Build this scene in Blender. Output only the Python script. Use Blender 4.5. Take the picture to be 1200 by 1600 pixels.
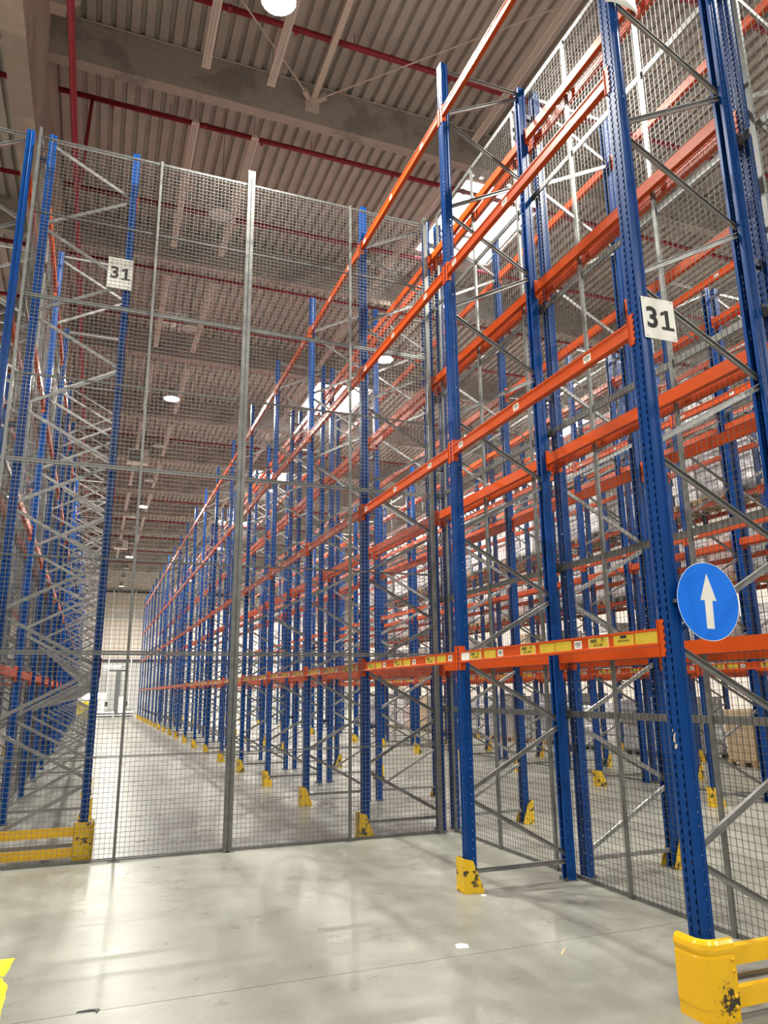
import bpy, bmesh, math, random
from mathutils import Matrix, Vector
random.seed(31)
for o in list(bpy.data.objects): bpy.data.objects.remove(o)
SC = bpy.context.scene
COL = SC.collection
PI = math.pi

# ------------------------------------------------------------------ camera
FPX, CAM_H = 1152.5, 1.7
CM = ((0.933461597500974, -0.07515067291497794, -0.3507161563876912),
      (-0.3585190904300405, -0.22453840265229214, -0.9061161997953538),
      (-0.010654003385860235, 0.9715631127697176, -0.23654092693880896))
cd = bpy.data.cameras.new('camera'); cam = bpy.data.objects.new('camera', cd); COL.objects.link(cam)
cd.sensor_fit = 'VERTICAL'; cd.sensor_height = 36.0; cd.lens = FPX / 1600 * 36.0
cd.clip_start = 0.05; cd.clip_end = 300
cam.matrix_world = Matrix(((CM[0][0], CM[0][1], CM[0][2], 0), (CM[1][0], CM[1][1], CM[1][2], 0), (CM[2][0], CM[2][1], CM[2][2], CAM_H), (0, 0, 0, 1)))
SC.camera = cam

def project(p):
    d = (p[0], p[1], p[2] - CAM_H)
    x = sum(CM[i][0] * d[i] for i in range(3)); y = sum(CM[i][1] * d[i] for i in range(3)); z = -sum(CM[i][2] * d[i] for i in range(3))
    if z < 0.05: return None
    return (600 + FPX * x / z, 800 - FPX * y / z, z)

# ------------------------------------------------------------------ world and exposure
wd = bpy.data.worlds.new('world'); SC.world = wd; wd.use_nodes = True
bg = wd.node_tree.nodes['Background']; bg.inputs[0].default_value = (1.0, 0.97, 0.93, 1); bg.inputs[1].default_value = 0.42
SC.view_settings.view_transform = 'Standard'; SC.view_settings.look = 'None'
SC.view_settings.exposure = 0.0; SC.view_settings.gamma = 1.0; SC.view_settings.use_curve_mapping = False
SC.cycles.use_denoising = True
SC.cycles.max_bounces = 8; SC.cycles.diffuse_bounces = 5; SC.cycles.glossy_bounces = 4
LAMP_STRENGTH = 2150.0
SKY_STRENGTH = 6.0
LAMP_Z = 10.8

# ------------------------------------------------------------------ materials
def mat(name, col, rough=0.5, metal=0.0, var=0.0, scale=4.0, spec=0.5, bump=0.0, rvar=0.0, emit=None, es=0.0, coords='Object', stretch=None):
    m = bpy.data.materials.new(name); m.use_nodes = True
    nt = m.node_tree; b = nt.nodes['Principled BSDF']
    b.inputs['Base Color'].default_value = (*col, 1); b.inputs['Roughness'].default_value = rough
    b.inputs['Metallic'].default_value = metal; b.inputs['Specular IOR Level'].default_value = spec
    if emit: b.inputs['Emission Color'].default_value = (*emit, 1); b.inputs['Emission Strength'].default_value = es
    if var or bump or rvar:
        tc = nt.nodes.new('ShaderNodeTexCoord'); n = nt.nodes.new('ShaderNodeTexNoise')
        n.inputs['Scale'].default_value = scale; n.inputs['Detail'].default_value = 6
        src = tc.outputs[coords]
        if stretch:
            mp = nt.nodes.new('ShaderNodeMapping'); mp.inputs['Scale'].default_value = stretch
            nt.links.new(src, mp.inputs[0]); src = mp.outputs[0]
        nt.links.new(src, n.inputs['Vector'])
        if var:
            r = nt.nodes.new('ShaderNodeValToRGB')
            r.color_ramp.elements[0].position = 0.3; r.color_ramp.elements[1].position = 0.7
            r.color_ramp.elements[0].color = (*[c * (1 - var) for c in col], 1)
            r.color_ramp.elements[1].color = (*[min(1, c * (1 + var)) for c in col], 1)
            nt.links.new(n.outputs['Fac'], r.inputs[0]); nt.links.new(r.outputs[0], b.inputs['Base Color'])
        if rvar:
            mr = nt.nodes.new('ShaderNodeMapRange'); mr.inputs['To Min'].default_value = max(0.02, rough - rvar); mr.inputs['To Max'].default_value = rough + rvar
            nt.links.new(n.outputs['Fac'], mr.inputs['Value']); nt.links.new(mr.outputs[0], b.inputs['Roughness'])
        if bump:
            bp = nt.nodes.new('ShaderNodeBump'); bp.inputs['Strength'].default_value = bump; bp.inputs['Distance'].default_value = 0.02
            nt.links.new(n.outputs['Fac'], bp.inputs['Height']); nt.links.new(bp.outputs[0], b.inputs['Normal'])
    return m

def worn(name, col, dark, thr, scale, rough=0.4, stretch=(1, 1, 1)):
    """Painted metal with chipped or scuffed patches of DARK where a noise is above THR."""
    m = mat(name, col, rough); nt = m.node_tree; b = nt.nodes['Principled BSDF']
    tc = nt.nodes.new('ShaderNodeTexCoord'); mp = nt.nodes.new('ShaderNodeMapping'); mp.inputs['Scale'].default_value = stretch
    n = nt.nodes.new('ShaderNodeTexNoise'); n.inputs['Scale'].default_value = scale; n.inputs['Detail'].default_value = 8; n.inputs['Roughness'].default_value = 0.65
    r = nt.nodes.new('ShaderNodeValToRGB'); r.color_ramp.elements[0].position = thr; r.color_ramp.elements[1].position = thr + 0.03
    r.color_ramp.elements[0].color = (*col, 1); r.color_ramp.elements[1].color = (*dark, 1)
    oi = nt.nodes.new('ShaderNodeObjectInfo'); va = nt.nodes.new('ShaderNodeVectorMath'); va.operation = 'ADD'
    vm = nt.nodes.new('ShaderNodeVectorMath'); vm.operation = 'SCALE'; vm.inputs[0].default_value = (7.3, 5.1, 3.7)
    nt.links.new(oi.outputs['Random'], vm.inputs['Scale']); nt.links.new(tc.outputs['Object'], va.inputs[0]); nt.links.new(vm.outputs[0], va.inputs[1])
    nt.links.new(va.outputs[0], mp.inputs[0]); nt.links.new(mp.outputs[0], n.inputs['Vector']); nt.links.new(n.outputs['Fac'], r.inputs[0]); nt.links.new(r.outputs[0], b.inputs['Base Color'])
    return m

M = {}
M['blue'] = mat('blue_paint', (0.001, 0.043, 0.2), 0.32, var=0.12, scale=3, spec=0.2)
M['navy'] = mat('dark_blue_paint', (0.006, 0.015, 0.06), 0.4)
M['orange'] = mat('orange_paint', (0.5, 0.062, 0.004), 0.38, var=0.08, scale=5, spec=0.27)
M['zinc'] = mat('galvanised_steel', (0.17, 0.175, 0.17), 0.42, metal=0.6, var=0.18, scale=14, rvar=0.1)
M['brace'] = mat('lit_galvanised_steel', (0.27, 0.27, 0.265), 0.38, metal=0.5, var=0.12, scale=12)  # the same galvanising, lightened: light catching the braces is put into the colour
M['wire'] = mat('galvanised_wire', (0.2, 0.2, 0.195), 0.4, metal=0.6)
M['wire_darkened'] = mat('darkened_galvanised_wire', (0.085, 0.085, 0.082), 0.45, metal=0.5)  # copy of the fence wire, darkened to offset strong lamp light on it
M['yellow'] = worn('scuffed_yellow_paint', (0.68, 0.43, 0.01), (0.05, 0.04, 0.02), 0.555, 9, 0.42)
M['yellow_gloss'] = worn('glossy_yellow_paint', (0.78, 0.45, 0.006), (0.06, 0.045, 0.012), 0.6, 7, 0.25)
def scuffed_corner():
    m = mat('scuffed_corner_yellow', (0.78, 0.45, 0.006), 0.25); nt = m.node_tree; b = nt.nodes['Principled BSDF']
    tc = nt.nodes.new('ShaderNodeTexCoord'); n = nt.nodes.new('ShaderNodeTexNoise'); n.inputs['Scale'].default_value = 38; n.inputs['Detail'].default_value = 8; n.inputs['Roughness'].default_value = 0.7
    ds = nt.nodes.new('ShaderNodeVectorMath'); ds.operation = 'DISTANCE'; ds.inputs[1].default_value = (0.105, -0.064, 0.105)
    ma = nt.nodes.new('ShaderNodeMath'); ma.operation = 'MULTIPLY_ADD'; ma.inputs[1].default_value = -2.1
    r = nt.nodes.new('ShaderNodeValToRGB'); r.color_ramp.elements[0].position = 0.36; r.color_ramp.elements[1].position = 0.4
    r.color_ramp.elements[0].color = (0.78, 0.45, 0.006, 1); r.color_ramp.elements[1].color = (0.035, 0.03, 0.02, 1)
    nt.links.new(tc.outputs['Object'], n.inputs['Vector']); nt.links.new(tc.outputs['Object'], ds.inputs[0])
    nt.links.new(ds.outputs['Value'], ma.inputs[0]); nt.links.new(n.outputs['Fac'], ma.inputs[2]); nt.links.new(ma.outputs[0], r.inputs[0]); nt.links.new(r.outputs[0], b.inputs['Base Color'])
    return m
M['yellow_gloss'] = scuffed_corner()
M['yellow_rail'] = mat('yellow_rail_paint', (0.78, 0.45, 0.006), 0.3, var=0.06, scale=6)
M['red'] = mat('red_pipe_paint', (0.27, 0.012, 0.026), 0.4, var=0.1, scale=6)
M['white'] = mat('white_sheet', (0.78, 0.77, 0.72), 0.45, var=0.04, scale=10)
M['black'] = mat('black_print', (0.01, 0.01, 0.01), 0.6)
M['grey_print'] = mat('grey_print', (0.16, 0.18, 0.16), 0.6)
M['olive'] = mat('olive_print', (0.1, 0.085, 0.008), 0.6)
M['label_yellow'] = mat('yellow_label', (0.55, 0.4, 0.025), 0.45, var=0.06, scale=9)
M['label_edge'] = mat('cream_label', (0.78, 0.7, 0.38), 0.5)
M['sign_blue'] = mat('blue_sign_face', (0.0, 0.17, 0.85), 0.3)
M['plaster'] = mat('pale_wall_panel', (0.6, 0.53, 0.48), 0.7, var=0.05, scale=0.8)
M['wall_grey'] = mat('grey_wall_panel', (0.42, 0.42, 0.41), 0.7, var=0.06, scale=1)
M['dark'] = mat('dark_metal', (0.03, 0.03, 0.035), 0.5)
M['wood'] = mat('pallet_wood', (0.4, 0.27, 0.15), 0.8, var=0.25, scale=9)
M['plastic_grey'] = mat('grey_plastic', (0.11, 0.115, 0.12), 0.5)
M['film'] = mat('stretch_film', (0.6, 0.6, 0.6), 0.22, var=0.3, scale=6, bump=0.5, stretch=(1, 1, 3.5))
M['film_grey'] = mat('grey_stretch_film', (0.34, 0.34, 0.36), 0.25, var=0.35, scale=6, bump=0.5, stretch=(1, 1, 3.5))
M['film_pink'] = mat('pinkish_stretch_film', (0.6, 0.48, 0.47), 0.25, var=0.3, scale=6, bump=0.5, stretch=(1, 1, 3.5))
M['carton'] = mat('tan_cardboard', (0.52, 0.4, 0.26), 0.75, var=0.12, scale=5)
M['carton_grey'] = mat('grey_cardboard', (0.34, 0.32, 0.3), 0.75, var=0.15, scale=5)
M['lampglow'] = mat('lamp_glow', (1, 1, 1), 0.5, emit=(1.0, 0.965, 0.87), es=LAMP_STRENGTH)
M['lampoff'] = mat('lamp_lens', (0.5, 0.5, 0.48), 0.3)
M['reflector'] = mat('lamp_reflector', (0.3, 0.29, 0.28), 0.35, metal=0.3)
M['tubeglow'] = mat('tube_glow', (1, 1, 1), 0.5, emit=(1, 0.97, 0.93), es=14)
M['skyglow'] = mat('skylight_glow', (0.9, 0.9, 0.9), 0.5, emit=(0.96, 0.98, 1.0), es=SKY_STRENGTH)
M['deck'] = mat('roof_deck_sheet', (0.4, 0.385, 0.35), 0.5, var=0.1, scale=2.5, spec=0.4)
M['batten'] = mat('white_batten', (0.66, 0.58, 0.52), 0.5)
M['strut'] = mat('pale_strut_paint', (0.55, 0.48, 0.42), 0.5)
M['sealant'] = mat('dark_joint', (0.06, 0.055, 0.05), 0.8)
M['floor_paint'] = mat('yellow_floor_paint', (0.85, 0.72, 0.01), 0.5, var=0.08, scale=20)

def concrete(name, c1, c2, scale, rough, thr=0.5):
    m = mat(name, c1, rough); nt = m.node_tree; b = nt.nodes['Principled BSDF']
    tc = nt.nodes.new('ShaderNodeTexCoord')
    n = nt.nodes.new('ShaderNodeTexNoise'); n.inputs['Scale'].default_value = scale; n.inputs['Detail'].default_value = 7; n.inputs['Roughness'].default_value = 0.6
    n2 = nt.nodes.new('ShaderNodeTexNoise'); n2.inputs['Scale'].default_value = scale * 9; n2.inputs['Detail'].default_value = 5
    r = nt.nodes.new('ShaderNodeValToRGB'); r.color_ramp.elements[0].position = thr; r.color_ramp.elements[1].position = thr + 0.07
    r.color_ramp.elements[0].color = (*c1, 1); r.color_ramp.elements[1].color = (*c2, 1)
    mx = nt.nodes.new('ShaderNodeMixRGB'); mx.blend_type = 'MULTIPLY'; mx.inputs[0].default_value = 0.35
    for k in (n, n2): nt.links.new(tc.outputs['Object'], k.inputs['Vector'])
    nt.links.new(n.outputs['Fac'], r.inputs[0]); nt.links.new(r.outputs[0], mx.inputs[1]); nt.links.new(n2.outputs['Fac'], mx.inputs[2])
    nt.links.new(mx.outputs[0], b.inputs['Base Color'])
    bp = nt.nodes.new('ShaderNodeBump'); bp.inputs['Strength'].default_value = 0.25; bp.inputs['Distance'].default_value = 0.02
    nt.links.new(n2.outputs['Fac'], bp.inputs['Height']); nt.links.new(bp.outputs[0], b.inputs['Normal'])
    return m
M['beam_concrete'] = concrete('beam_concrete', (0.43, 0.395, 0.35), (0.3, 0.28, 0.26), 1.1, 0.8, 0.52)
M['girder_concrete'] = concrete('girder_concrete', (0.44, 0.39, 0.32), (0.34, 0.3, 0.255), 0.7, 0.8, 0.52)

def floor_material():
    m = mat('polished_concrete', (0.4, 0.39, 0.35), 0.25, spec=0.38); nt = m.node_tree; b = nt.nodes['Principled BSDF']
    tc = nt.nodes.new('ShaderNodeTexCoord')
    def noise(s, d, st):
        mp = nt.nodes.new('ShaderNodeMapping'); mp.inputs['Scale'].default_value = st
        n = nt.nodes.new('ShaderNodeTexNoise'); n.inputs['Scale'].default_value = s; n.inputs['Detail'].default_value = d; n.inputs['Roughness'].default_value = 0.62
        nt.links.new(tc.outputs['Object'], mp.inputs[0]); nt.links.new(mp.outputs[0], n.inputs['Vector']); return n
    big, mid, fine = noise(0.5, 5, (1, 1.3, 1)), noise(1.9, 9, (1, 1.1, 1)), noise(26, 6, (1, 1, 1))
    r = nt.nodes.new('ShaderNodeValToRGB'); e = r.color_ramp.elements
    e[0].position = 0.32; e[0].color = (0.225, 0.226, 0.196, 1); e[1].position = 0.68; e[1].color = (0.31, 0.312, 0.274, 1)
    r2 = nt.nodes.new('ShaderNodeValToRGB'); e = r2.color_ramp.elements
    e[0].position = 0.36; e[0].color = (0.84, 0.83, 0.82, 1); e[1].position = 0.62; e[1].color = (1, 1, 1, 1)
    r3 = nt.nodes.new('ShaderNodeValToRGB'); e = r3.color_ramp.elements
    e[0].position = 0.3; e[0].color = (0.86, 0.86, 0.86, 1); e[1].position = 0.7; e[1].color = (1, 1, 1, 1)
    m1 = nt.nodes.new('ShaderNodeMixRGB'); m1.blend_type = 'MULTIPLY'; m1.inputs[0].default_value = 1
    m2 = nt.nodes.new('ShaderNodeMixRGB'); m2.blend_type = 'MULTIPLY'; m2.inputs[0].default_value = 1
    nt.links.new(big.outputs['Fac'], r.inputs[0]); nt.links.new(mid.outputs['Fac'], r2.inputs[0]); nt.links.new(fine.outputs['Fac'], r3.inputs[0])
    nt.links.new(r.outputs[0], m1.inputs[1]); nt.links.new(r2.outputs[0], m1.inputs[2]); nt.links.new(m1.outputs[0], m2.inputs[1]); nt.links.new(r3.outputs[0], m2.inputs[2])
    nt.links.new(m2.outputs[0], b.inputs['Base Color'])
    mr = nt.nodes.new('ShaderNodeMapRange'); mr.inputs['From Min'].default_value = 0.3; mr.inputs['From Max'].default_value = 0.7
    mr.inputs['To Min'].default_value = 0.24; mr.inputs['To Max'].default_value = 0.4
    nt.links.new(mid.outputs['Fac'], mr.inputs['Value']); nt.links.new(mr.outputs[0], b.inputs['Roughness'])
    bp = nt.nodes.new('ShaderNodeBump'); bp.inputs['Strength'].default_value = 0.012; bp.inputs['Distance'].default_value = 0.01
    nt.links.new(mid.outputs['Fac'], bp.inputs['Height']); nt.links.new(bp.outputs[0], b.inputs['Normal'])
    return m
M['floor'] = floor_material()

# ------------------------------------------------------------------ helpers
class MB:
    """Collects polygons and makes one mesh of them."""
    def __init__(s): s.v, s.f = [], []
    def add(s, vs, fs):
        n = len(s.v); s.v += [tuple(p) for p in vs]; s.f += [tuple(i + n for i in f) for f in fs]; return s
    def box(s, x0, x1, y0, y1, z0, z1):
        return s.add([(x0, y0, z0), (x1, y0, z0), (x1, y1, z0), (x0, y1, z0), (x0, y0, z1), (x1, y0, z1), (x1, y1, z1), (x0, y1, z1)],
                     [(3, 2, 1, 0), (4, 5, 6, 7), (0, 1, 5, 4), (1, 2, 6, 5), (2, 3, 7, 6), (3, 0, 4, 7)])
    def bar(s, a, b, w, h=None, up=(0, 0, 1), caps=True):
        """A rectangular bar from a to b."""
        h = h or w; a, b = Vector(a), Vector(b); d = (b - a).normalized(); up = Vector(up)
        if abs(d.dot(up)) > 0.99: up = Vector((1, 0, 0))
        sx = d.cross(up).normalized() * w / 2; sy = sx.cross(d).normalized() * h / 2
        vs = [p + q for p in (a, b) for q in (-sx - sy, sx - sy, sx + sy, -sx + sy)]
        fs = [(0, 1, 5, 4), (1, 2, 6, 5), (2, 3, 7, 6), (3, 0, 4, 7)]
        return s.add(vs, fs + ([(3, 2, 1, 0), (4, 5, 6, 7)] if caps else []))
    def profile(s, pts, a, b, up=(0, 0, 1), closed=True):
        """Extrudes the outline pts (side, up) from a to b."""
        a, b = Vector(a), Vector(b); d = (b - a).normalized(); up = Vector(up)
        sx = d.cross(up).normalized(); sy = sx.cross(d).normalized(); n = len(pts)
        vs = [p + sx * q[0] + sy * q[1] for p in (a, b) for q in pts]
        fs = [(i, (i + 1) % n, (i + 1) % n + n, i + n) for i in range(n if closed else n - 1)]
        if closed: fs += [tuple(reversed(range(n))), tuple(range(n, 2 * n))]
        return s.add(vs, fs)
    def tube(s, a, b, r, n=8, caps=True, r2=None):
        pts = [(math.cos(2 * PI * i / n), math.sin(2 * PI * i / n)) for i in range(n)]
        a, b = Vector(a), Vector(b); d = (b - a).normalized(); up = Vector((0, 0, 1)) if abs(d.z) < 0.99 else Vector((1, 0, 0))
        sx = d.cross(up).normalized(); sy = sx.cross(d).normalized(); r2 = r if r2 is None else r2
        vs = [a + (sx * q[0] + sy * q[1]) * r for q in pts] + [b + (sx * q[0] + sy * q[1]) * r2 for q in pts]
        fs = [(i, (i + 1) % n, (i + 1) % n + n, i + n) for i in range(n)]
        if caps: fs += [tuple(reversed(range(n))), tuple(range(n, 2 * n))]
        return s.add(vs, fs)
    def lathe(s, pts, n=16, c=(0, 0, 0)):
        vs = [(c[0] + r * math.cos(2 * PI * i / n), c[1] + r * math.sin(2 * PI * i / n), c[2] + z) for r, z in pts for i in range(n)]
        fs = [(k * n + i, k * n + (i + 1) % n, (k + 1) * n + (i + 1) % n, (k + 1) * n + i) for k in range(len(pts) - 1) for i in range(n)]
        return s.add(vs, fs)
    def mesh(s, name, m, smooth=False):
        me = bpy.data.meshes.new(name); me.from_pydata(s.v, [], s.f); me.materials.append(M[m] if isinstance(m, str) else m)
        bm = bmesh.new(); bm.from_mesh(me); bmesh.ops.recalc_face_normals(bm, faces=bm.faces); bm.to_mesh(me); bm.free()
        if smooth: me.shade_smooth()
        me.update(); return me

def put(name, me, parent=None, loc=(0, 0, 0), rz=0.0):
    o = bpy.data.objects.new(name, me); COL.objects.link(o); o.location = loc; o.rotation_euler = (0, 0, rz)
    if parent: o.parent = parent
    return o
def tag(o, label=None, cat=None, group=None, kind=None):
    if label: o['label'] = label
    if cat: o['category'] = cat
    if group: o['group'] = group
    if kind: o['kind'] = kind
    return o
ORD = ['first', 'second', 'third', 'fourth', 'fifth', 'sixth', 'seventh', 'eighth', 'ninth', 'tenth', 'eleventh', 'twelfth', 'thirteenth', 'fourteenth', 'fifteenth', 'sixteenth', 'seventeenth', 'eighteenth', 'nineteenth', 'twentieth', 'twenty-first']

def text_mesh(txt, size, m, bold=0.0, depth=0.0006):
    c = bpy.data.curves.new('lettering', 'FONT'); c.body = txt; c.size = size; c.extrude = depth; c.offset = bold
    c.align_x = 'CENTER'; c.align_y = 'CENTER'; c.resolution_u = 4
    o = bpy.data.objects.new('lettering', c); COL.objects.link(o)
    dg = bpy.context.evaluated_depsgraph_get(); dg.update()
    me = bpy.data.meshes.new_from_object(o.evaluated_get(dg)); bpy.data.objects.remove(o)
    me.materials.clear(); me.materials.append(M[m]); return me

# ------------------------------------------------------------------ the setting
X_LEFT, X_RIGHT, Y_BACK, Y_END, Z_ROOF = -9.0, 26.0, -12.0, 77.0, 13.5
fl = put('floor', MB().box(X_LEFT, X_RIGHT, Y_BACK, Y_END, -0.3, -0.012).mesh('floor', 'sealant')); tag(fl, kind='structure')
JY = 4.887
put('slab', MB().box(X_LEFT, X_RIGHT, Y_BACK, JY - 0.003, -0.0119, 0).mesh('slab', 'floor'), fl)
put('slab', MB().box(X_LEFT, X_RIGHT, JY + 0.003, Y_END, -0.0119, 0).mesh('slab', 'floor'), fl)

# corrugated deck
def deck_profile(x0, x1, z):
    P = 0.25; pts = []; x = math.floor(x0 / P) * P
    while x < x1:
        for dx, dz in ((0, 0), (0.15, 0), (0.17, 0.085), (0.23, 0.085)): pts.append((x + dx, z + dz))
        x += P
    return [p for p in pts if x0 - 1e-6 <= p[0] <= x1 + 1e-6]
def deck_mesh(x0, x1, y0, y1, z, m, name):
    b = MB(); pts = deck_profile(x0, x1, z); n = len(pts)
    b.add([(x, y, zz) for y in (y0, y1) for x, zz in pts], [(i, i + 1, i + 1 + n, i + n) for i in range(n - 1)])
    return b.mesh(name, m)
ceil = put('ceiling', deck_mesh(X_LEFT, X_RIGHT, Y_BACK, Y_END, Z_ROOF, 'deck', 'ceiling')); tag(ceil, kind='structure')
lid = put('roof_cover', MB().box(X_LEFT, X_RIGHT, Y_BACK, Y_END, Z_ROOF + 0.1, Z_ROOF + 0.3).mesh('roof_cover', 'deck'), ceil)
BEAM_Y = [11.95 + 5.85 * k for k in range(-4, 11)]
bm_me = MB().box(-1.55, X_RIGHT, 0, 0.22, 12.6, Z_ROOF).mesh('roof_beam', 'beam_concrete')
bm_me2 = MB().box(X_LEFT, -1.87, 0, 0.22, 12.6, Z_ROOF).mesh('roof_beam', 'beam_concrete')
cond = MB().tube((-1.5, 0, 0), (X_RIGHT, 0, 0), 0.012, 6).mesh('conduit', 'strut')
for y in BEAM_Y:
    if y > Y_END: continue
    put('roof_beam', bm_me, ceil, (0, y, 0)); put('roof_beam', bm_me2, ceil, (0, y, 0))
    put('conduit', cond, ceil, (0, y - 0.02, Z_ROOF - 0.03))
put('roof_girder', MB().box(-1.87, -1.55, Y_BACK, Y_END, 10.63, Z_ROOF).mesh('roof_girder', 'girder_concrete'), ceil)
# roof bracing at the beam in front
br = MB()
BX, BYY, BZ = 3.18, 11.9, 13.05
br.box(BX - 0.14, BX + 0.14, BYY - 0.02, BYY + 0.05, BZ - 0.22, BZ + 0.06).box(BX - 0.05, BX + 0.05, BYY - 0.16, BYY, BZ - 0.08, BZ + 0.05)
br.bar((BX - 0.05, BYY - 0.05, BZ), (BX - 0.22, BYY - 0.22, BZ), 0.1, 0.09); br.bar((BX + 0.05, BYY - 0.05, BZ), (BX + 0.22, BYY - 0.22, BZ), 0.1, 0.09)
put('brace_bracket', br.mesh('brace_bracket', 'strut'), ceil)
put('brace_strut', MB().bar((BX, BYY - 0.1, BZ), (BX, 6.35, BZ), 0.11).mesh('brace_strut', 'strut'), ceil)
put('brace_rod', MB().tube((BX - 0.2, BYY - 0.2, BZ), (-1.5, 7.2, BZ), 0.016, 6).mesh('brace_rod', 'strut'), ceil)
put('brace_rod', MB().tube((BX + 0.2, BYY - 0.2, BZ), (8.6, 6.35, BZ), 0.016, 6).mesh('brace_rod', 'strut'), ceil)
put('brace_bracket', MB().box(-1.55, -1.3, 11.3, 11.55, 13.02, 13.3).bar((-1.35, 11.45, 13.1), (-1.1, 11.2, 13.1), 0.1, 0.09).mesh('brace_bracket', 'strut'), ceil)
put('brace_rod', MB().tube((-1.1, 11.2, 13.1), (3.7, 6.35, 13.1), 0.016, 6).mesh('brace_rod', 'strut'), ceil)

# skylights: translucent corrugated sheets in the roof
SK = [(7.3, 9.6, 13.3, 16.4), (7.3, 9.6, 25.5, 28.7), (7.3, 9.6, 37.4, 40.4), (7.3, 9.6, 49.2, 52.2), (19.2, 21.6, 13.3, 16.4), (19.2, 21.6, 25.5, 28.7)]
for i, (x0, x1, y0, y1) in enumerate(SK):
    w = put('window_%d' % (i + 1), deck_mesh(x0, x1, y0, y1, Z_ROOF - 0.012, 'skyglow', 'skylight')); tag(w, kind='structure')
    f = MB()
    for a, b in (((x0, y0), (x1, y0)), ((x0, y1), (x1, y1))): f.bar((*a, Z_ROOF - 0.04), (*b, Z_ROOF - 0.04), 0.07)
    for a, b in (((x0, y0), (x0, y1)), ((x1, y0), (x1, y1))): f.bar((*a, Z_ROOF - 0.04), (*b, Z_ROOF - 0.04), 0.07)
    put('window_frame', f.mesh('window_frame', 'batten'), w)

# walls
wf = put('wall_front', MB().box(X_LEFT, X_RIGHT, Y_END, Y_END + 0.2, 4.9, Z_ROOF).mesh('wall_front', 'plaster')); tag(wf, kind='structure')
put('wall_panel', MB().box(X_LEFT, X_RIGHT, Y_END + 0.05, Y_END + 0.2, 0, 4.9).mesh('wall_panel', 'wall_grey'), wf)
put('wall_band', MB().box(X_LEFT, X_RIGHT, Y_END - 0.15, Y_END, 8.95, 9.3).mesh('wall_band', 'wall_grey'), wf)  # grey strip with shading on the upper wall put into its colour
put('wall_band', MB().box(X_LEFT, X_RIGHT, Y_END - 0.2, Y_END, 11.45, 11.7).mesh('wall_band', 'dark'), wf)
put('wall_band', MB().box(X_LEFT, X_RIGHT, Y_END - 0.1, Y_END, 4.75, 5.0).mesh('wall_band', 'dark'), wf)
for x in (1.26, 3.3): put('downpipe', MB().tube((x, Y_END - 0.15, 0.0), (x, Y_END - 0.15, 11.6), 0.07, 8).mesh('downpipe', 'white'), wf)
for x in range(-8, 26, 2): put('wall_joint', MB().box(x, x + 0.02, Y_END - 0.012, Y_END + 0.0, 5.0, 11.4).mesh('wall_joint', 'wall_grey'), wf)
d = put('door_1', MB().box(1.3, 2.9, Y_END - 0.02, Y_END + 0.04, 0, 3.9).mesh('door_1', 'wall_grey')); tag(d, kind='structure')
put('door_frame', MB().box(1.2, 1.3, Y_END - 0.05, Y_END + 0.05, 0, 4.0).box(2.9, 3.0, Y_END - 0.05, Y_END + 0.05, 0, 4.0).box(1.2, 3.0, Y_END - 0.05, Y_END + 0.05, 3.9, 4.0).mesh('door_frame', 'dark'), d)
put('door_opening_panel', MB().box(2.0, 2.45, Y_END - 0.04, Y_END - 0.02, 0, 3.9).mesh('door_opening_panel', 'plastic_grey'), d)
w = put('window_7', MB().box(-0.6, 1.15, Y_END - 0.05, Y_END + 0.05, 1.3, 1.8).mesh('window_7', 'tubeglow')); tag(w, kind='structure')
put('window_frame', MB().box(-0.68, 1.23, Y_END - 0.04, Y_END + 0.05, 1.8, 1.88).box(-0.68, 1.23, Y_END - 0.04, Y_END + 0.05, 1.22, 1.3).mesh('window_frame', 'white'), w)
tag(put('wall_right', MB().box(X_RIGHT, X_RIGHT + 0.2, Y_BACK, Y_END, 0, Z_ROOF).mesh('wall_right', 'plaster')), kind='structure')
tag(put('wall_left', MB().box(X_LEFT - 0.2, X_LEFT, Y_BACK, Y_END, 0, Z_ROOF).mesh('wall_left', 'plaster')), kind='structure')

# ------------------------------------------------------------------ sprinkler pipework: one connected thing
sp = tag(put('sprinkler_pipework', None), 'red sprinkler pipework with a long main and many branch pipes under the roof', 'pipes')
put('main_pipe', MB().tube((-0.985, Y_BACK, 10.9), (-0.985, 74, 10.9), 0.05, 12).mesh('main_pipe', 'red', True), sp)
fl_me = MB()
for y in range(-8, 74, 4): fl_me.tube((-0.985, y + 0.55, 10.9), (-0.985, y + 0.6, 10.9), 0.068, 12)
put('pipe_coupling', tag(put('x', fl_me.mesh('pipe_coupling', 'red')), kind='stuff').data, sp)['kind'] = 'stuff'
bpy.data.objects.remove(bpy.data.objects['x'])
bp_me = MB().tube((-1.5, 0, 13.2), (25.5, 0, 13.2), 0.055, 10).mesh('branch_pipe', 'red', True)
bp_me2 = MB().tube((X_LEFT + 0.1, 0, 13.2), (-1.9, 0, 13.2), 0.055, 10).mesh('branch_pipe', 'red', True)
hd = MB()
for x in range(-1, 25, 3):
    hd.tube((x + 0.5, 0, 13.2), (x + 0.5, 0, 13.1), 0.02, 6); hd.tube((x + 0.5, 0, 13.1), (x + 0.5, 0, 13.085), 0.04, 6)
    hd.tube((x + 1.6, 0, 13.26), (x + 1.6, 0, Z_ROOF), 0.008, 4); hd.tube((x + 2.3, -0.0, 13.2), (x + 2.36, 0, 13.2), 0.07, 10)
hd_me = hd.mesh('sprinkler_heads', 'red')
for k in range(-4, 22):
    y = 10.55 + 2.922 * k
    put('branch_pipe', bp_me, sp, (0, y, 0)); put('branch_pipe', bp_me2, sp, (0, y, 0))
    tag(put('sprinkler_heads', hd_me, sp, (0, y, 0)), kind='stuff')
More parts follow.
